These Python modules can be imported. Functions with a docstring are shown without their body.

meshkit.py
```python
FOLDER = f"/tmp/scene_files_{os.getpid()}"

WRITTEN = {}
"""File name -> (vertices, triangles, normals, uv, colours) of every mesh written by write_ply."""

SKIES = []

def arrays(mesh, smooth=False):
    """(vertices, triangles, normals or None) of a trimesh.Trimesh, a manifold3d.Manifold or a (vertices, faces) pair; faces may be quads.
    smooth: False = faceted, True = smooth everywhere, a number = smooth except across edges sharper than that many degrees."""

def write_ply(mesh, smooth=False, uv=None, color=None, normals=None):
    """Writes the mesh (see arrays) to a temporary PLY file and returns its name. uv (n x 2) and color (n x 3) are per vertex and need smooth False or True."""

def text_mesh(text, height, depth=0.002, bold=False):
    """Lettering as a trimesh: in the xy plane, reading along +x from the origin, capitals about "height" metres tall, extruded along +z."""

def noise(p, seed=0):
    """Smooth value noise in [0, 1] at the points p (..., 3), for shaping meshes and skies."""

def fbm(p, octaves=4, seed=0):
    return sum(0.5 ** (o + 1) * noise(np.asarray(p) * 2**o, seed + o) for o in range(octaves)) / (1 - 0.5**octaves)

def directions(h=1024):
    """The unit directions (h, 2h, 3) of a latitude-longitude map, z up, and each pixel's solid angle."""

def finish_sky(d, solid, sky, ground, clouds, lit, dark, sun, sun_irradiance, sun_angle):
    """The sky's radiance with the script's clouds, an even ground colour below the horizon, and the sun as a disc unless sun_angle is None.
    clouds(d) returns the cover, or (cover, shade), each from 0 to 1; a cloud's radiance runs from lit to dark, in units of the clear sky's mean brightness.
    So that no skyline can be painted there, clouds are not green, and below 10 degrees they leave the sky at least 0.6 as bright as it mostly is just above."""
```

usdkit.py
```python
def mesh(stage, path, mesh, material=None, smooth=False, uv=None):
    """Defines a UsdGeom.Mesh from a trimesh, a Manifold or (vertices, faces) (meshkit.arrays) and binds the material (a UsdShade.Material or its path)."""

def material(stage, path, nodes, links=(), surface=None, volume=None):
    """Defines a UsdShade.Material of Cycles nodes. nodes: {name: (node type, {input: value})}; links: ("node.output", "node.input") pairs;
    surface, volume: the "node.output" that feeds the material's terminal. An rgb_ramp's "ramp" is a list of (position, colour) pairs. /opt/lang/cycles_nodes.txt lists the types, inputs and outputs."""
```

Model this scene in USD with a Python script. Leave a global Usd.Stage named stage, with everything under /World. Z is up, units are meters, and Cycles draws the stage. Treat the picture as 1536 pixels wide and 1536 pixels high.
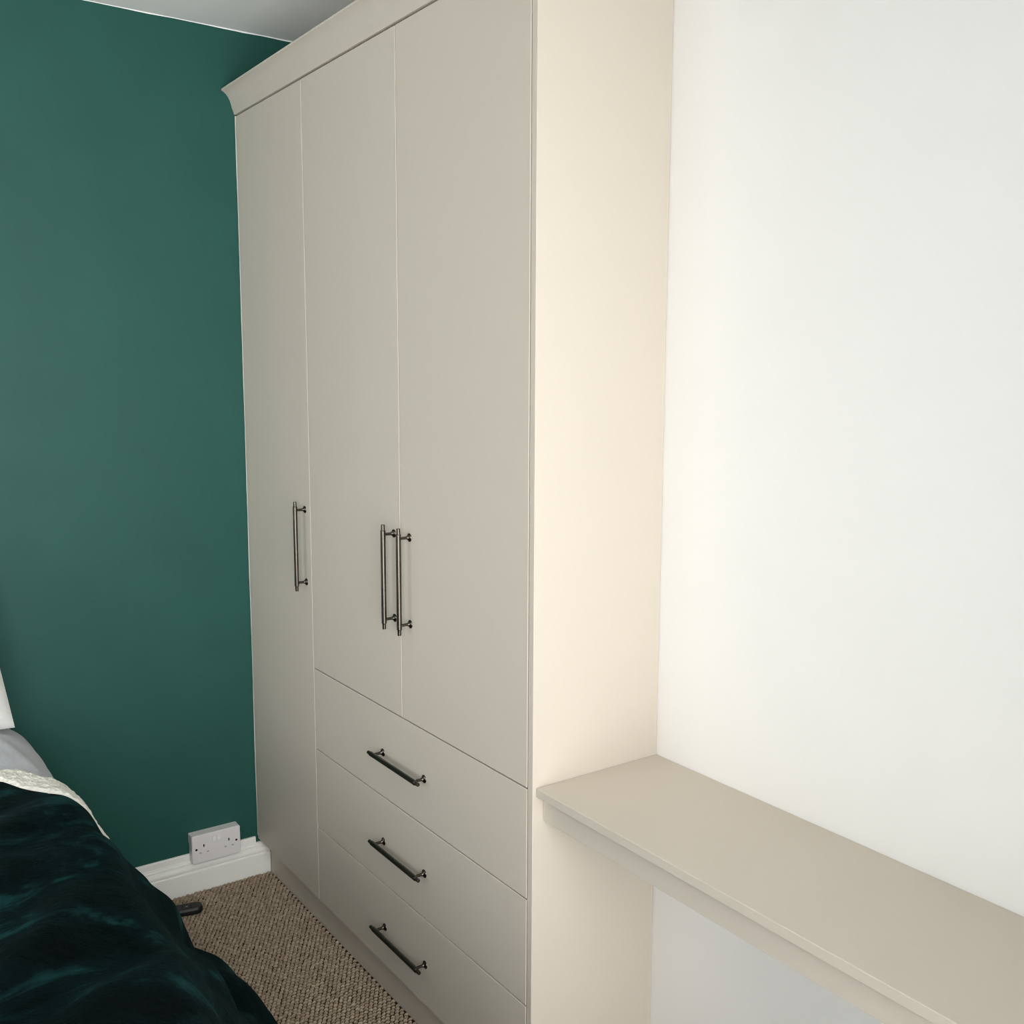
import math, random
import numpy as np
import trimesh, manifold3d
import meshkit, usdkit
from scipy.interpolate import PchipInterpolator
from pxr import Usd, UsdGeom, UsdLux, UsdShade, Gf, Sdf, Vt

random.seed(7)
rng = np.random.default_rng(7)
stage = Usd.Stage.CreateInMemory()
UsdGeom.SetStageUpAxis(stage, UsdGeom.Tokens.z)
UsdGeom.SetStageMetersPerUnit(stage, 1.0)
UsdGeom.Xform.Define(stage, '/World')
UsdGeom.Scope.Define(stage, '/World/Looks')

# ---------------------------------------------------------------- camera
cam = UsdGeom.Camera.Define(stage, '/World/camera')
CAM = np.array([2.8892, -1.382, 1.5304])
c_r = np.array([0.57321122, 0.81940031, 0.00346843])
c_u = np.array([-0.1117677, 0.07399237, 0.99097584])
c_f = np.array([-0.81174927, 0.56842613, -0.13399575])
mtx = Gf.Matrix4d(*[float(v) for v in np.concatenate([np.append(c_r, 0), np.append(c_u, 0), np.append(-c_f, 0), np.append(CAM, 1)])])
cam.AddTransformOp().Set(mtx)
cam.CreateHorizontalApertureAttr(36.0)
cam.CreateVerticalApertureAttr(36.0)
cam.CreateFocalLengthAttr(36.0 * 1530.4 / 1536.0)
cam.CreateClippingRangeAttr(Gf.Vec2f(0.05, 100))
cam.GetPrim().CreateAttribute('exposure', Sdf.ValueTypeNames.Float).Set(0.08)

# ---------------------------------------------------------------- daylight: the sky and what comes in by the window
dome = UsdLux.DomeLight.Define(stage, '/World/sky')
dome.CreateIntensityAttr(0.6)
dome.CreateColorAttr(Gf.Vec3f(0.85, 0.93, 1.0))
WY0, WY1, WZ0, WZ1 = -2.70, -0.50, 0.10, 2.24          # tall glazed opening in the right wall
VX0, VX1, VZ0, VZ1 = 0.35, 1.75, 0.92, 2.22             # second window in the front wall
RX, FY, ZC = 3.30, -3.10, 2.474                          # right wall, front wall, ceiling height
WM = 0.95                                                # the horizon seen through the glass: bright sky above, ground below


def daylight(name, width, height, power, col, at, rot):
    w = UsdLux.RectLight.Define(stage, '/World/' + name)
    w.CreateWidthAttr(width)
    w.CreateHeightAttr(height)
    w.CreateIntensityAttr(power)
    w.CreateColorAttr(Gf.Vec3f(*col))
    x = UsdGeom.Xformable(w.GetPrim())
    x.AddTranslateOp().Set(Gf.Vec3d(*at))
    (x.AddRotateYOp if rot == 'y' else x.AddRotateXOp)().Set(90.0)


daylight('sky_through_window', WZ1 - WM, WY1 - WY0, 7.6, (1.0, 0.985, 0.955), (RX + 0.055, (WY0 + WY1) / 2, (WM + WZ1) / 2), 'y')
daylight('ground_through_window', WM - WZ0, WY1 - WY0, 6.8, (1.0, 0.975, 0.93), (RX + 0.055, (WY0 + WY1) / 2, (WM + WZ0) / 2), 'y')
daylight('sky_through_front_window', VX1 - VX0, VZ1 - VZ0, 1.5, (0.98, 0.99, 1.0), ((VX0 + VX1) / 2, FY - 0.055, (VZ0 + VZ1) / 2), 'x')


# ---------------------------------------------------------------- helpers
used = {}


def numbered(parent, name):
    n = used.get((parent, name), 0)
    used[(parent, name)] = n + 1
    return name if n == 0 else f'{name}_{n:03d}'


def keys(prim, label=None, category=None, group=None, kind=None):
    for k, v in (('label', label), ('category', category), ('group', group), ('kind', kind)):
        if v:
            prim.SetCustomDataByKey(k, v)
    return prim


def obj(name, mesh, mat, parent=None, smooth=False, **kw):
    pp = parent.GetPath().pathString if parent is not None else '/World'
    m = usdkit.mesh(stage, pp + '/' + numbered(pp, name), mesh, MAT[mat], smooth=smooth)
    return keys(m.GetPrim(), **kw)


def thing(name, label, category, loc=(0, 0, 0), group=None):
    x = UsdGeom.Xform.Define(stage, '/World/' + numbered('/World', name))
    x.AddTranslateOp().Set(Gf.Vec3d(*map(float, loc)))
    return keys(x.GetPrim(), label, category, group)


def cbox(x0, x1, y0, y1, z0, z1, c=0.001):
    """box with chamfered edges"""
    p = []
    for x, sx in ((x0, 1), (x1, -1)):
        for y, sy in ((y0, 1), (y1, -1)):
            for z, sz in ((z0, 1), (z1, -1)):
                p += [(x, y + sy * c, z + sz * c), (x + sx * c, y, z + sz * c), (x + sx * c, y + sy * c, z)]
    return manifold3d.Manifold.hull_points(np.array(p))


def box(x0, x1, y0, y1, z0, z1):
    return manifold3d.Manifold.cube([x1 - x0, y1 - y0, z1 - z0]).translate([x0, y0, z0])


def tm(m):
    if isinstance(m, trimesh.Trimesh):
        return m
    a = m.to_mesh()
    return trimesh.Trimesh(a.vert_properties[:, :3], a.tri_verts, process=False)


def cat(*ms):
    return trimesh.util.concatenate([tm(m) for m in ms])


def lathe(profile, n=24):
    """profile (r, z) revolved round z"""
    return trimesh.creation.revolve(np.array(profile, float), sections=n)


def sheet(P, thick, normal_side=1):
    """P: (a, b, 3) grid of points -> closed thick cloth"""
    a, b, _ = P.shape
    du = np.gradient(P, axis=0)
    dv = np.gradient(P, axis=1)
    n = np.cross(du, dv)
    n /= np.maximum(np.linalg.norm(n, axis=2, keepdims=True), 1e-9)
    if n[..., 2].mean() < 0:
        n = -n
    Q = P - n * thick
    V = np.concatenate([P.reshape(-1, 3), Q.reshape(-1, 3)])
    idx = np.arange(a * b).reshape(a, b)
    q = np.stack([idx[:-1, :-1], idx[1:, :-1], idx[1:, 1:], idx[:-1, 1:]], -1).reshape(-1, 4)
    F = [q, q[:, ::-1] + a * b]
    ring = np.concatenate([idx[0, :], idx[1:, -1], idx[-1, -2::-1], idx[-2:0:-1, 0]])
    r2 = np.roll(ring, -1)
    F.append(np.stack([ring, r2, r2 + a * b, ring + a * b], -1))
    F = np.concatenate(F)
    T = trimesh.Trimesh(V, np.vstack([F[:, [0, 1, 2]], F[:, [0, 2, 3]]]), process=False)
    T.fix_normals()
    return T


# ---------------------------------------------------------------- materials
MAT = {}


def lin(r, g, b):
    c = np.array([r, g, b]) / 255.0
    return tuple(float(x) for x in np.where(c <= 0.04045, c / 12.92, ((c + 0.055) / 1.055) ** 2.4))


def mat(name, base, rough=0.5, spec=0.5, bump=0.0, bscale=200.0, var=0.0, vscale=3.0, detail=3.0, **kw):
    nodes = {'p': ('principled_bsdf', {'base_color': tuple(base), 'roughness': rough, 'specular_ior_level': spec, **kw})}
    links = []
    if bump or var:
        nodes['tc'] = ('geometry', {})
    if var:
        nodes['vn'] = ('noise_texture', {'scale': vscale, 'detail': 3.0})
        nodes['vr'] = ('rgb_ramp', {'ramp': [(0.3, tuple(np.array(base) * (1 - var))), (0.7, tuple(np.minimum(np.array(base) * (1 + var), 1)))]})
        links += [('tc.position', 'vn.vector'), ('vn.fac', 'vr.fac'), ('vr.color', 'p.base_color')]
    if bump:
        nodes['bn'] = ('noise_texture', {'scale': bscale, 'detail': detail})
        nodes['bp'] = ('bump', {'strength': 1.0, 'distance': bump})
        links += [('tc.position', 'bn.vector'), ('bn.fac', 'bp.height'), ('bp.normal', 'p.normal')]
    MAT[name] = usdkit.material(stage, '/World/Looks/' + name, nodes, links, surface='p.BSDF')


CASHMERE = (0.605, 0.542, 0.464)
mat('cashmere_board', CASHMERE, 0.5, 0.28, bump=0.00004, bscale=900)
mat('white_wall_paint', (0.885, 0.868, 0.845), 0.75, 0.25, bump=0.0003, bscale=55, var=0.006, vscale=2.0, detail=5)
mat('green_wall_paint', (0.0115, 0.0780, 0.0640), 0.58, 0.34, bump=0.0003, bscale=70, var=0.05, vscale=5, detail=5)
mat('ceiling_paint', (0.88, 0.88, 0.86), 0.8, 0.2, bump=0.0003, bscale=70)
mat('white_gloss', (0.90, 0.885, 0.85), 0.35, 0.5, bump=0.0001, bscale=60, var=0.02, vscale=9)
mat('white_plastic', (0.80, 0.76, 0.76), 0.3, 0.5)
mat('switch_plastic', (0.92, 0.92, 0.91), 0.25, 0.5)
mat('shutter_plastic', (0.42, 0.40, 0.40), 0.5, 0.3)
mat('dark_gap', (0.01, 0.01, 0.01), 0.8, 0.2)
mat('gunmetal', (0.115, 0.10, 0.088), 0.26, 0.5, metallic=1.0)
mat('caulk', (0.62, 0.60, 0.55), 0.5, 0.4)
mat('remote_plastic', (0.004, 0.004, 0.0045), 0.5, 0.5)
mat('remote_button', (0.25, 0.25, 0.26), 0.4, 0.5)
mat('carpet_backing', (0.055, 0.042, 0.030), 0.95, 0.1)
mat('white_cotton', (0.72, 0.71, 0.70), 0.9, 0.15, bump=0.0006, bscale=160, sheen_weight=0.1)
mat('grey_cotton', (0.50, 0.50, 0.53), 0.9, 0.15, bump=0.0005, bscale=220, sheen_weight=0.1)
mat('sherpa', (0.74, 0.71, 0.64), 0.95, 0.1, bump=0.003, bscale=150, var=0.08, vscale=120, sheen_weight=0.2)
mat('bed_fabric', (0.10, 0.10, 0.11), 0.9, 0.2)
mat('black_wood', (0.02, 0.018, 0.016), 0.5, 0.4)
mat('upvc', (0.82, 0.82, 0.82), 0.3, 0.5)
MAT['teal_velvet'] = usdkit.material(stage, '/World/Looks/teal_velvet', {
    'g': ('geometry', {}),
    'mp': ('mapping', {'scale': (1.0, 0.45, 1.0), 'rotation': (0.0, 0.0, 0.35)}),
    'n': ('noise_texture', {'scale': 10.0, 'detail': 6.0, 'roughness': 0.62, 'distortion': 0.6}),
    'r': ('rgb_ramp', {'ramp': [(0.44, (0.0005, 0.0016, 0.0019)), (0.55, (0.0012, 0.0055, 0.0062)), (0.64, (0.0068, 0.036, 0.0375))]}),
    'b': ('noise_texture', {'scale': 60.0, 'detail': 6.0, 'roughness': 0.7}),
    'bp': ('bump', {'strength': 1.0, 'distance': 0.006}),
    'p': ('principled_bsdf', {'roughness': 0.8, 'specular_ior_level': 0.05, 'sheen_weight': 0.035, 'sheen_roughness': 0.3, 'sheen_tint': (0.10, 0.60, 0.60)}),
}, [('g.position', 'mp.vector'), ('mp.vector', 'n.vector'), ('n.fac', 'r.fac'), ('r.color', 'p.base_color'), ('g.position', 'b.vector'), ('b.fac', 'bp.height'), ('bp.normal', 'p.normal')], surface='p.BSDF')
MAT['carpet_loop'] = usdkit.material(stage, '/World/Looks/carpet_loop', {
    'o': ('object_info', {}),
    'r': ('rgb_ramp', {'ramp': [(0.0, (0.31, 0.235, 0.165)), (0.5, (0.37, 0.285, 0.205)), (1.0, (0.44, 0.345, 0.25))]}),
    'g': ('geometry', {}),
    'b': ('noise_texture', {'scale': 900.0, 'detail': 2.0}),
    'bp': ('bump', {'strength': 1.0, 'distance': 0.001}),
    'p': ('principled_bsdf', {'roughness': 0.95, 'specular_ior_level': 0.1, 'sheen_weight': 0.1}),
}, [('o.random', 'r.fac'), ('r.color', 'p.base_color'), ('g.position', 'b.vector'), ('b.fac', 'bp.height'), ('bp.normal', 'p.normal')], surface='p.BSDF')
MAT['glass_pane'] = usdkit.material(stage, '/World/Looks/glass_pane', {
    't': ('transparent_bsdf', {'color': (0.97, 0.98, 0.98)}), 'g': ('glossy_bsdf', {'roughness': 0.0, 'color': (1, 1, 1)}),
    'f': ('fresnel', {'IOR': 1.45}), 'm': ('mix_closure', {}),
}, [('f.fac', 'm.fac'), ('t.BSDF', 'm.closure1'), ('g.BSDF', 'm.closure2')], surface='m.closure')

# ---------------------------------------------------------------- the room
S = dict(kind='structure')
obj('wall_left', box(-0.1, 0, FY - 0.1, 0.1, 0, ZC), 'green_wall_paint', **S)
obj('wall_back', box(0, RX + 0.1, 0, 0.1, 0, ZC), 'white_wall_paint', **S)
obj('wall_front', box(0, RX + 0.1, FY - 0.1, FY, 0, ZC) - box(VX0, VX1, FY - 1, FY + 1, VZ0, VZ1), 'white_wall_paint', **S)
obj('wall_right', box(RX, RX + 0.1, FY, 0, 0, ZC) - box(RX - 1, RX + 1, WY0, WY1, WZ0, WZ1), 'white_wall_paint', **S)
obj('ceiling', box(-0.1, RX + 0.1, FY - 0.1, 0.1, ZC, ZC + 0.1), 'ceiling_paint', **S)
floor_p = keys(UsdGeom.Xform.Define(stage, '/World/floor').GetPrim(), kind='structure')
obj('backing', box(-0.1, RX + 0.1, FY - 0.1, 0.1, -0.1, 0), 'carpet_backing', floor_p)

# carpet loops: flattened yarn humps in staggered rows running along y
PX, PY = 0.0106, 0.0124
nx, ny = int(RX / PX), int(-FY / PY)
gx, gy = np.meshgrid(np.arange(nx), np.arange(ny), indexing='ij')
lx = (gx + 0.5) * PX + rng.normal(0, 0.0004, gx.shape)
ly = FY + (gy + 0.5 + 0.5 * (gx % 2)) * PY + rng.normal(0, 0.0007, gx.shape)
pos = np.stack([lx, ly, np.full(lx.shape, 0.0008) + rng.normal(0, 0.0005, lx.shape)], -1).reshape(-1, 3)
keep = (pos[:, 0] > 0.024) & (pos[:, 1] < -0.006) & ~((pos[:, 0] < 1.44) & (pos[:, 1] > -0.281)) & (pos[:, 0] < RX - 0.01)
pos = pos[keep]
loop = trimesh.creation.icosphere(subdivisions=2, radius=1.0)
loop.apply_scale([0.0034, 0.0060, 0.0056])
pi = UsdGeom.PointInstancer.Define(stage, '/World/floor/carpet_loops')
usdkit.mesh(stage, '/World/floor/carpet_loops/loop', loop, MAT['carpet_loop'], smooth=True)
pi.CreatePrototypesRel().SetTargets(['/World/floor/carpet_loops/loop'])
pi.CreateProtoIndicesAttr(Vt.IntArray.FromNumpy(np.zeros(len(pos), np.int32)))
pi.CreatePositionsAttr(Vt.Vec3fArray.FromNumpy(pos.astype(np.float32)))
ang = rng.normal(math.radians(-8), math.radians(8), len(pos))
tilt = rng.normal(math.radians(10), math.radians(8), len(pos))
quats = []
for a, t in zip(ang, tilt):
    q = Gf.Rotation(Gf.Vec3d(1, 0, 0), math.degrees(t)) * Gf.Rotation(Gf.Vec3d(0, 0, 1), math.degrees(a))
    quats.append(Gf.Quath(q.GetQuat()))
pi.CreateOrientationsAttr(quats)
sc = np.clip(rng.normal(1, 0.06, (len(pos), 3)), 0.75, 1.3)
pi.CreateScalesAttr(Vt.Vec3fArray.FromNumpy(sc.astype(np.float32)))
keys(pi.GetPrim(), 'beige brown loop pile', kind='stuff')

# skirting board: moulded profile (depth from wall, height)
SK = [(0, 0), (0.020, 0), (0.020, 0.064), (0.0190, 0.0665), (0.0165, 0.0675), (0.0155, 0.0690), (0.0175, 0.0705), (0.0185, 0.0740), (0.0180, 0.0790), (0.0160, 0.0835), (0.0135, 0.0860),
      (0.0110, 0.0865), (0.0110, 0.0885), (0.0125, 0.0905), (0.0120, 0.0930), (0.0095, 0.0945), (0.0080, 0.0955), (0.0080, 0.0990), (0.0060, 0.1005), (0.0060, 0.1165), (0.0050, 0.119), (0, 0.120)]


def skirting(profile, p0, p1, out):
    """profile swept from p0 to p1 along the wall, out: the direction into the room"""
    cs = trimesh.creation.extrude_polygon(__import__('shapely').Polygon(profile), 1.0, engine='earcut')
    v = cs.vertices.copy()
    d = np.array(p1, float) - np.array(p0, float)
    o = np.array(out, float)
    w = np.array(p0)[None] + v[:, [0]] * o[None] + v[:, [1]] * np.array([[0, 0, 1.0]]) + v[:, [2]] * d[None]
    t = trimesh.Trimesh(w, cs.faces, process=True)
    t.fix_normals()
    return t


sk_l = skirting(SK, (0, FY, 0), (0, -0.2795, 0), (1, 0, 0))
a = np.array(sk_l.vertices)
sk_m = manifold3d.Manifold(manifold3d.Mesh(a.astype(np.float32), np.array(sk_l.faces, np.uint32)))
sk_m = sk_m - box(-0.1, 0.1, -0.3195, 0, 0.1005, 0.2)
obj('baseboard_left', sk_m, 'white_gloss', **S)
obj('baseboard_back', skirting(SK, (1.4325, 0, 0), (RX, 0, 0), (0, -1, 0)), 'white_gloss', **S)
obj('baseboard_front', skirting(SK, (0.021, FY, 0), (RX, FY, 0), (0, 1, 0)), 'white_gloss', **S)
obj('baseboard_right', cat(skirting(SK, (RX, FY + 0.021, 0), (RX, WY0 - 0.05, 0), (-1, 0, 0)), skirting(SK, (RX, WY1 + 0.05, 0), (RX, -0.021, 0), (-1, 0, 0))), 'white_gloss', **S)
# hand-cut paint line where the ceiling white laps onto the green wall
yy = np.linspace(FY, 0, 260)
lap = 0.0003 + 0.0042 * meshkit.fbm(np.stack([yy * 9, yy * 0, yy * 0], -1), 4, 3)
P = np.stack([np.stack([np.full_like(yy, 0.0012), yy, np.full_like(yy, ZC)], -1), np.stack([np.full_like(yy, 0.0012), yy, ZC - lap], -1)], 1)
V = np.concatenate([P[:, 0], P[:, 1], P[:, 1] * [0, 1, 1], P[:, 0] * [0, 1, 1]])
n = len(yy)
F = []
for k in range(4):
    a, b = k * n, ((k + 1) % 4) * n
    for i in range(n - 1):
        F += [(a + i, a + i + 1, b + i + 1), (a + i, b + i + 1, b + i)]
t = trimesh.Trimesh(V, F, process=False)
t.fix_normals()
obj('trim_1', t, 'ceiling_paint', **S)

# window in the right wall
win = keys(UsdGeom.Xform.Define(stage, '/World/window_1').GetPrim(), kind='structure')
fr = box(RX + 0.002, RX + 0.052, WY0, WY1, WZ0, WZ1) - box(RX - 0.2, RX + 0.2, WY0 + 0.04, WY1 - 0.04, WZ0 + 0.04, WZ1 - 0.04)
obj('window_frame', fr, 'upvc', win)
ym = (WY0 + WY1) / 2
obj('mullion', cbox(RX + 0.003, RX + 0.051, ym - 0.025, ym + 0.025, WZ0 + 0.04, WZ1 - 0.04, 0.004), 'upvc', win)
for y0, y1 in ((WY0 + 0.04, ym - 0.025), (ym + 0.025, WY1 - 0.04)):
    obj('pane', box(RX + 0.026, RX + 0.030, y0, y1, WZ0 + 0.04, WZ1 - 0.04), 'glass_pane', win)
obj('window_sill', cbox(RX - 0.03, RX + 0.03, WY0 - 0.04, WY1 + 0.04, WZ0 - 0.025, WZ0, 0.004), 'white_gloss', win)
win2 = keys(UsdGeom.Xform.Define(stage, '/World/window_2').GetPrim(), kind='structure')
fr = box(VX0, VX1, FY - 0.052, FY - 0.002, VZ0, VZ1) - box(VX0 + 0.05, VX1 - 0.05, FY - 0.2, FY + 0.2, VZ0 + 0.05, VZ1 - 0.05)
obj('window_frame', fr, 'upvc', win2)
xm = (VX0 + VX1) / 2
obj('mullion', cbox(xm - 0.03, xm + 0.03, FY - 0.051, FY - 0.003, VZ0 + 0.05, VZ1 - 0.05, 0.004), 'upvc', win2)
for x0, x1 in ((VX0 + 0.05, xm - 0.03), (xm + 0.03, VX1 - 0.05)):
    obj('pane', box(x0, x1, FY - 0.030, FY - 0.026, VZ0 + 0.05, VZ1 - 0.05), 'glass_pane', win2)
obj('window_sill', cbox(VX0 - 0.04, VX1 + 0.04, FY - 0.03, FY + 0.12, VZ0 - 0.025, VZ0, 0.004), 'white_gloss', win2)

# ---------------------------------------------------------------- fitted wardrobe
W, D = 1.4308, 0.3115
S1, S2, GR = 0.4530, 0.9327, 1.4135
ZT, Z1, Z2, Z3, ZP = 2.2435, 0.7609, 0.5399, 0.3207, 0.1105
G = 0.0014
ward = thing('fitted_wardrobe', 'tall cashmere beige fitted wardrobe with slab doors and drawers against the green wall', 'wardrobe')
obj('carcass', cat(box(0.004, GR - 0.0005, -D + 0.0215, -0.002, ZP, ZT + 0.06)), 'cashmere_board', ward)
obj('plinth', cbox(0.0215, GR - 0.0005, -0.279, -0.261, 0.0, ZP - 0.0005, 0.0008), 'cashmere_board', ward)
obj('end_panel', cbox(GR + G, W, -D, -0.0005, 0.0, ZT + 0.06, 0.0010), 'cashmere_board', ward)


def handle_mesh():
    """bar pull along z through the origin of the door face; the door face is y=0, the room is -y"""
    A, L, r = -0.0275, 0.1180, 0.0057
    prof = [(0, -L), (0.0036, -L), (0.0041, -L + 0.0006), (0.0043, -L + 0.011), (0.0045, -L + 0.0122), (0.0051, -L + 0.0128), (r, -L + 0.0136)]
    prof = prof + [(p[0], -p[1]) for p in prof[::-1]]
    bar = lathe(prof, 28)
    bar.apply_translation([0, A, 0])
    ms = [bar]
    for s in (-1, 1):
        pr = [(0, 0), (0.0092, 0), (0.0094, 0.0006), (0.0090, 0.0016), (0.0066, 0.0030), (0.0046, 0.0050), (0.0034, 0.0080), (0.0033, 0.0115), (0.0032, 0.0285), (0, 0.0285)]
        post = lathe(pr, 24)
        post.apply_transform(trimesh.transformations.rotation_matrix(math.pi / 2, [1, 0, 0]))   # z -> -y
        post.apply_translation([0, 0, s * 0.096])
        ms.append(post)
    return trimesh.util.concatenate(ms)


def part(name, x0, x1, z0, z1, hx, hz, horizontal):
    pp = ward.GetPath().pathString
    holder = UsdGeom.Xform.Define(stage, pp + '/' + numbered(pp, name)).GetPrim()
    obj('panel', cbox(x0 + G, x1 - G, -D, -D + 0.019, z0 + G, z1 - G, 0.0009), 'cashmere_board', holder)
    h = handle_mesh()
    if horizontal:
        h.apply_transform(trimesh.transformations.rotation_matrix(math.pi / 2, [0, 1, 0]))
    h.apply_translation([hx, -D, hz])
    obj('handle', h, 'gunmetal', holder, smooth=35, label='slim gunmetal bar handle')
    return holder


part('door', 0.003, S1, ZP, ZT, 0.4190, 1.0825, False)
part('door', S1, S2, Z1, ZT, 0.9035, 1.0825, False)
part('door', S2, GR, Z1, ZT, 0.9738, 1.0825, False)
part('drawer', S1, GR, Z2, Z1, 0.9325, 0.6500, True)
part('drawer', S1, GR, Z3, Z2, 0.9300, 0.4290, True)
part('drawer', S1, GR, ZP, Z3, 0.9300, 0.2115, True)

# cornice: profile (out from the door face, height), mitred round the right end
CO = [(-0.022, 2.2462), (0.0010, 2.2462), (0.0022, 2.2466), (0.0028, 2.2476), (0.0034, 2.2505), (0.0052, 2.2560), (0.0085, 2.2640), (0.0105, 2.2730), (0.0140, 2.2830), (0.0185, 2.2915), (0.0240, 2.2985),
      (0.0310, 2.3040), (0.0362, 2.3065), (0.0368, 2.3075), (0.0368, 2.3110), (0.0360, 2.3120), (-0.022, 2.3120)]
V, F = [], []
m = len(CO)
for o, z in CO:
    V += [(0.0008, -D - o, z), (W + o, -D - o, z), (W + o, -0.0005, z)]
for i in range(m):
    j = (i + 1) % m
    for k in range(2):
        F += [(3 * i + k, 3 * i + k + 1, 3 * j + k + 1), (3 * i + k, 3 * j + k + 1, 3 * j + k)]
from shapely import Polygon
tri = trimesh.creation.triangulate_polygon(Polygon(CO), engine='earcut')
order = [int(np.argmin(((np.array(CO) - v) ** 2).sum(1))) for v in tri[0]]
for f in tri[1]:
    a, b, c = (order[i] for i in f)
    F += [(3 * a, 3 * b, 3 * c), (3 * a + 2, 3 * c + 2, 3 * b + 2)]
t = trimesh.Trimesh(V, F, process=False)
t.fix_normals()
obj('cornice', t, 'cashmere_board', ward, smooth=25, label='cove moulded cornice along the top')

# wavy filler bead down the joint with the green wall
zz = np.linspace(0.1215, ZT, 200)
rad = 0.0008 + 0.0030 * meshkit.fbm(np.stack([zz * 5, zz * 0, zz * 0 + 5], -1), 4, 9)
P = []
for k in range(9):
    th = math.pi / 2 * k / 8
    P.append(np.stack([0.0006 + rad * math.cos(th), -D + 0.001 - 0.7 * rad * math.sin(th), zz], -1))
P = np.stack(P, 1)
P = np.concatenate([P, np.stack([0.0006 + 0 * zz, np.full_like(zz, -D + 0.004), zz], -1)[:, None], np.stack([0.0028 + 0 * zz, np.full_like(zz, -D + 0.004), zz], -1)[:, None]], 1)
nz, nk = P.shape[:2]
idx = np.arange(nz * nk).reshape(nz, nk)
nxt = np.roll(idx, -1, 1)
F = np.concatenate([np.stack([idx[:-1], nxt[:-1], nxt[1:]], -1).reshape(-1, 3), np.stack([idx[:-1], nxt[1:], idx[1:]], -1).reshape(-1, 3)])
t = trimesh.Trimesh(P.reshape(-1, 3), F, process=False)
t.fix_normals()
obj('filler_bead', t, 'caulk', ward, smooth=40, label='uneven pale filler bead along the wall joint')

# ---------------------------------------------------------------- dressing shelf
ZS, DS, TS, DA, ZA = 0.7669, 0.3046, 0.0172, 0.2876, 0.6995
desk = thing('dressing_shelf', 'long cashmere beige fitted shelf desk along the white wall beside the wardrobe', 'desk', (W, 0, 0))
obj('worktop', cbox(0.0003, RX - W - 0.0005, -DS, -0.0005, ZS - TS, ZS, 0.0011), 'cashmere_board', desk)
obj('apron', cbox(0.0003, RX - W - 0.0005, -DA, -DA + 0.018, ZA, ZS - TS - 0.0004, 0.0009), 'cashmere_board', desk)

# ---------------------------------------------------------------- double socket on the green wall
SX, SZ = -0.3779 - 0.073, 0.0977 + 0.043
sock = thing('double_socket', 'white double plug socket on the green wall above the skirting board', 'socket', (0, SX, SZ))


def rrect(w, h, r, x0, x1):
    cs = manifold3d.CrossSection.square([w - 2 * r, h - 2 * r], True).offset(r, manifold3d.JoinType.Round, 2.0, 32)
    e = cs.extrude(x1 - x0)
    return e.rotate([90, 0, 90]).translate([x0, 0, 0])      # section plane -> y,z ; extrusion -> x


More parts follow.
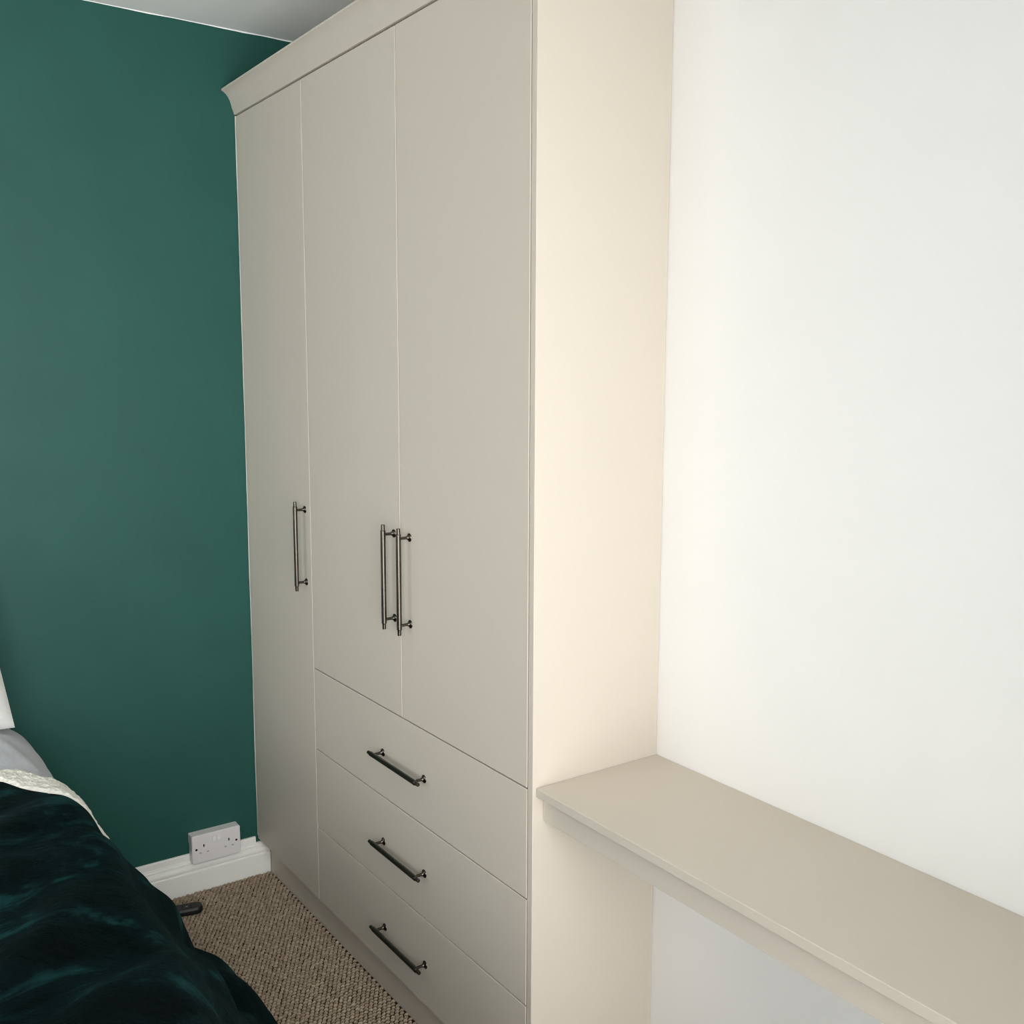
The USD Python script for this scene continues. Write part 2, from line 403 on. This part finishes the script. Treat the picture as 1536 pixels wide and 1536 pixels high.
obj('back_box', rrect(0.1455, 0.0855, 0.004, 0.0066, 0.0255) + rrect(0.1455, 0.030, 0.003, 0.0004, 0.010).translate([0, 0, 0.0277]), 'white_plastic', sock)
pl = rrect(0.146, 0.086, 0.005, 0.0262, 0.0335)
pl = pl + manifold3d.Manifold.hull(rrect(0.146, 0.086, 0.005, 0.0330, 0.0337) + rrect(0.1425, 0.0825, 0.004, 0.0352, 0.0358))
cut = []
for s in (-1, 1):
    cy = s * 0.0375
    cut.append(box(0.030, 0.04, cy - 0.0022, cy + 0.0022, 0.0035, 0.0125))
    for q in (-1, 1):
        cut.append(box(0.0345, 0.04, cy + q * 0.011 - 0.0033, cy + q * 0.011 + 0.0033, -0.0145, -0.0100))
    cut.append(manifold3d.Manifold.cylinder(0.01, 0.0036, 0.0036, 24).rotate([0, 90, 0]).translate([0.0335, s * 0.0603, 0]))
    cut.append(box(0.0335, 0.04, s * 0.0072 - 0.0056, s * 0.0072 + 0.0056, 0.0125, 0.0315))
for c in cut:
    pl = pl - c
obj('faceplate', pl, 'white_plastic', sock)
for s in (-1, 1):
    cy = s * 0.0375
    obj('earth_slot', box(0.0300, 0.0312, cy - 0.0022, cy + 0.0022, 0.0035, 0.0125), 'dark_gap', sock, label='dark earth slot')
    for q in (-1, 1):
        obj('pin_slot', box(0.0345, 0.0350, cy + q * 0.011 - 0.0033, cy + q * 0.011 + 0.0033, -0.0145, -0.0100), 'shutter_plastic', sock, label='grey shuttered pin slot')
    sc_ = manifold3d.Manifold.cylinder(0.0015, 0.0033, 0.0030, 24) - box(-0.004, 0.004, -0.0005, 0.0005, 0.0008, 0.003).rotate([0, 0, 40])
    obj('screw', sc_.rotate([0, 90, 0]).translate([0.0337, s * 0.0603, 0]), 'gunmetal', sock, label='dark fixing screw')
    rk = manifold3d.Manifold.hull_points(np.array([(x, s * 0.0072 + y, z) for y in (-0.0052, 0.0052) for x, z in ((0.0336, 0.0129), (0.0350, 0.0129), (0.0362, 0.0215), (0.0382, 0.0311), (0.0336, 0.0311))]))
    obj('rocker_switch', rk, 'switch_plastic', sock)

# ---------------------------------------------------------------- bed, duvet, throw, pillow
BY0, BY1 = -2.42, -1.00
bed = thing('bed', 'double bed with its head against the green wall, hidden under a dark teal throw', 'bed', (0.05, (BY0 + BY1) / 2, 0))
hw = (BY1 - BY0) / 2
obj('bed_base', cbox(0.0, 1.95, -hw + 0.01, hw - 0.01, 0.10, 0.34, 0.01), 'bed_fabric', bed)
obj('mattress', cbox(0.0, 1.95, -hw, hw, 0.3405, 0.555, 0.04), 'white_cotton', bed)
for x in (0.08, 1.87):
    for y in (-hw + 0.1, hw - 0.1):
        obj('bed_leg', lathe([(0, 0.0), (0.018, 0.0), (0.026, 0.1), (0, 0.1)], 16).apply_translation([x, y, 0.0]), 'black_wood', bed, smooth=30)

YM = (BY0 + BY1) / 2


def prof(points):
    p = np.array(points, float)
    s = np.concatenate([[0], np.cumsum(np.linalg.norm(np.diff(p, axis=0), axis=1))])
    return PchipInterpolator(s, p[:, 0]), PchipInterpolator(s, p[:, 1]), s[-1]


def full(points):
    """near half profile (from the floor side up to the middle) mirrored to the far side of the bed"""
    p = list(points)
    return p + [(2 * YM - y, z) for y, z in p[::-1]]


def noise2(a, b, f, seed, octv=3):
    return meshkit.fbm(np.stack([a * f, b * f, np.full_like(a, seed * 1.7)], -1), octv, seed) - 0.5


# grey duvet
fy, fz, L = prof(full([(-0.955, 0.30), (-0.935, 0.42), (-0.935, 0.53), (-0.965, 0.612), (-1.03, 0.652), (-1.2, 0.662), (-1.5, 0.665)]))
u = np.linspace(0.06, 2.06, 130)
s = np.linspace(0, L, 200)
U, Sg = np.meshgrid(u, s, indexing='ij')
Y, Z = fy(Sg), fz(Sg)
Z = Z * (1 - 0.45 * np.clip((U - 1.95) / 0.11, 0, 1) ** 2)
soft = np.clip((U - 0.06) / 0.10, 0, 1)
Z = Z - 0.03 * (1 - soft) ** 2
b1 = noise2(U + 0.3 * Y, Y, 6.0, 11)
Z -= 0.035 * np.clip((U - 0.42) / 0.16, 0, 1) ** 2
Z += 0.020 * b1 + 0.006 * noise2(U, Y, 22.0, 12)
Z += 0.010 * np.exp(-((Y + 1.035 - 0.22 * (U - 0.3)) / 0.012) ** 2) + 0.007 * np.clip((Y + 1.035 - 0.22 * (U - 0.3)) / -0.03, 0, 1)
Y += 0.012 * noise2(U, Z, 7.0, 13)
obj('duvet', sheet(np.stack([U, Y, Z], -1), 0.03), 'grey_cotton', None, smooth=True, label='pale grey cotton duvet showing between the pillow and the teal throw', category='duvet')

# teal throw with cream sherpa lining
TP = full([(-0.560, 0.014), (-0.620, 0.115), (-0.686, 0.222), (-0.750, 0.275), (-0.790, 0.320), (-0.812, 0.385), (-0.828, 0.440), (-0.867, 0.492), (-0.913, 0.557), (-0.942, 0.615), (-0.985, 0.648), (-1.10, 0.660), (-1.5, 0.665)])
fy, fz, L = prof(TP)


def border_x(Y):
    """where the throw's top edge lies along the bed, as a function of y"""
    return np.interp(Y, [-2.9, -2.4, -1.5, -1.08, -0.993, -0.96, -0.915, -0.80, -0.70, -0.57], [0.6, 0.55, 0.54, 0.555, 0.653, 0.69, 0.72, 0.75, 0.75, 0.74])


def throw_surface(a, s, lift=0.0):
    """a: metres along the bed from the border"""
    Sg = np.broadcast_to(s, (len(a), len(s)))
    A = a if np.ndim(a) == 2 else np.broadcast_to(np.asarray(a)[:, None], (len(a), len(s)))
    Y, Z = fy(Sg), fz(Sg)
    X = border_x(Y) + A
    fall = np.clip((X - 2.02) / 0.30, 0, 1)
    Z = Z * (1 - fall ** 1.5 * 0.9)
    side = np.clip((0.62 - fz(Sg)) / 0.3, 0, 1)             # 0 on top, 1 on the hanging side
    warp = 0.35 * noise2(X, Y, 2.2, 21) + 0.25 * (Y + 1.0)
    f1 = np.sin((X + warp) * 2 * math.pi / 0.23)
    f2 = np.sin((X * 1.0 + 0.45 * Y + 1.3 * warp) * 2 * math.pi / 0.31 + 1.0)
    amp = 0.35 + 0.65 * np.clip(meshkit.fbm(np.stack([X * 3, Y * 3, 0 * X], -1), 3, 5) * 2 - 0.5, 0, 1)
    dz = amp * (0.011 * f1 + 0.012 * f2) + 0.03 * noise2(X, Y, 4.5, 22) + 0.012 * noise2(X, Y, 13.0, 23)
    hem = np.clip(Z / 0.12, 0.12, 1)
    dz = dz * hem * np.clip(0.35 + A / 0.25, 0.35, 1)
    Z = Z + dz * (1 - 0.45 * side) + lift
    Y = Y + dz * side * np.sign(Y - YM) * 0.9
    return np.stack([X, Y, np.maximum(Z, 0.013)], -1)


throw = thing('throw_blanket', 'dark teal velvet throw with a cream sherpa edge draped over the bed', 'blanket')
a = np.linspace(0.0, 1.60, 230)
s = np.linspace(0, L, 420)
P = throw_surface(a, s)
# rounded turned edge
obj('velvet_face', sheet(P, 0.007), 'teal_velvet', throw, smooth=True)
sa = np.linspace(0, L, 4000)
s2 = np.linspace(sa[np.argmax(fy(sa) < -0.893)], 0.75 * L, 800)
Yb = fy(s2)
left = np.interp(Yb, [-2.9, -1.5, -1.065, -0.96, -0.935, -0.915, -0.893], [0.46, 0.46, 0.475, 0.555, 0.605, 0.660, 0.712])
right = border_x(Yb) + 0.03
q = np.linspace(0, 1, 70)
A2 = (left + (right - left) * q[:, None]) - border_x(Yb)
P = throw_surface(A2, s2, 0.0)
edge = 1 - np.clip((A2 + border_x(Yb) - left) / 0.022, 0, 1)
P[..., 2] -= 0.016 * edge ** 2
under = np.clip((A2 + 0.012) / 0.02, 0, 1)
P[..., 2] -= 0.0075 * under - 0.006 * (1 - under)
bb = meshkit.fbm(P * 170.0, 2, 31) - 0.5
P[..., 2] += 0.0075 * bb
P[..., 1] += 0.006 * (meshkit.fbm(P * 95.0 + 7, 2, 32) - 0.5)
obj('sherpa_lining', sheet(P, 0.012), 'sherpa', throw, smooth=True, label='cream sherpa lining showing along the turned edge')

# pillow standing against the wall
def pillow(w, h, t):
    n = 44
    u, v = np.meshgrid(np.linspace(-1, 1, n), np.linspace(-1, 1, n), indexing='ij')
    prof_ = (np.clip(1 - np.abs(u) ** 2.6, 0, 1) * np.clip(1 - np.abs(v) ** 2.6, 0, 1)) ** 0.55
    pinch = 1 - 0.07 * (1 - np.abs(u)) * np.abs(v) ** 3
    pu = 1 - 0.02 * (1 - np.abs(v)) * np.abs(u) ** 3
    crease = 0.10 * (meshkit.fbm(np.stack([u * 2.2, v * 2.2, 0 * u], -1), 3, 41) - 0.5)
    Yp = u * w / 2 * pu
    Zp = v * h / 2 * pinch
    T = t / 2 * prof_ * (1 + crease) + 0.004
    V = np.concatenate([np.stack([T, Yp, Zp], -1).reshape(-1, 3), np.stack([-T, Yp, Zp], -1).reshape(-1, 3)])
    idx = np.arange(n * n).reshape(n, n)
    q = np.stack([idx[:-1, :-1], idx[1:, :-1], idx[1:, 1:], idx[:-1, 1:]], -1).reshape(-1, 4)
    ring = np.concatenate([idx[0, :], idx[1:, -1], idx[-1, -2::-1], idx[-2:0:-1, 0]])
    r2 = np.roll(ring, -1)
    F = np.concatenate([q, q[:, ::-1] + n * n, np.stack([ring, r2, r2 + n * n, ring + n * n], -1)])
    T_ = trimesh.Trimesh(V, np.vstack([F[:, [0, 1, 2]], F[:, [0, 2, 3]]]), process=False)
    T_.fix_normals()
    return T_


pw = pillow(0.72, 0.46, 0.17)
pw.vertices[:, 1] -= 0.10 * pw.vertices[:, 2]            # slumped a little to one side
pw.apply_transform(trimesh.transformations.rotation_matrix(math.radians(-14), [0, 1, 0]))
pw.apply_translation([0.155, -1.380, 0.888])
obj('pillow', pw, 'white_cotton', None, smooth=True, label='white pillow propped on the bed against the green wall', category='pillow')

# ---------------------------------------------------------------- remote control on the carpet
rem = thing('remote_control', 'black remote control lying on the carpet beside the throw', 'remote control', (0.120, -0.607, 0.0065))
def pill(w, l, z0, z1):
    cs = manifold3d.CrossSection.square([w - 2 * (w * 0.42), l - 2 * (w * 0.42)], True).offset(w * 0.42, manifold3d.JoinType.Round, 2.0, 32)
    return cs.extrude(z1 - z0).translate([0, 0, z0])


body = manifold3d.Manifold.hull(pill(0.036, 0.150, 0.0, 0.001) + pill(0.042, 0.156, 0.005, 0.013) + pill(0.035, 0.149, 0.017, 0.019))
ROT = [0, 0, -12]
obj('remote_body', body.rotate(ROT), 'remote_plastic', rem, smooth=30)
for k, yb in enumerate((0.022, 0.034, 0.046)):
    for q in (-0.009, 0.0, 0.009):
        obj('button', cbox(q - 0.003, q + 0.003, yb - 0.003, yb + 0.003, 0.0188, 0.0202, 0.0008).rotate(ROT), 'remote_button' if (k == 1 and q == 0) else 'remote_plastic', rem)
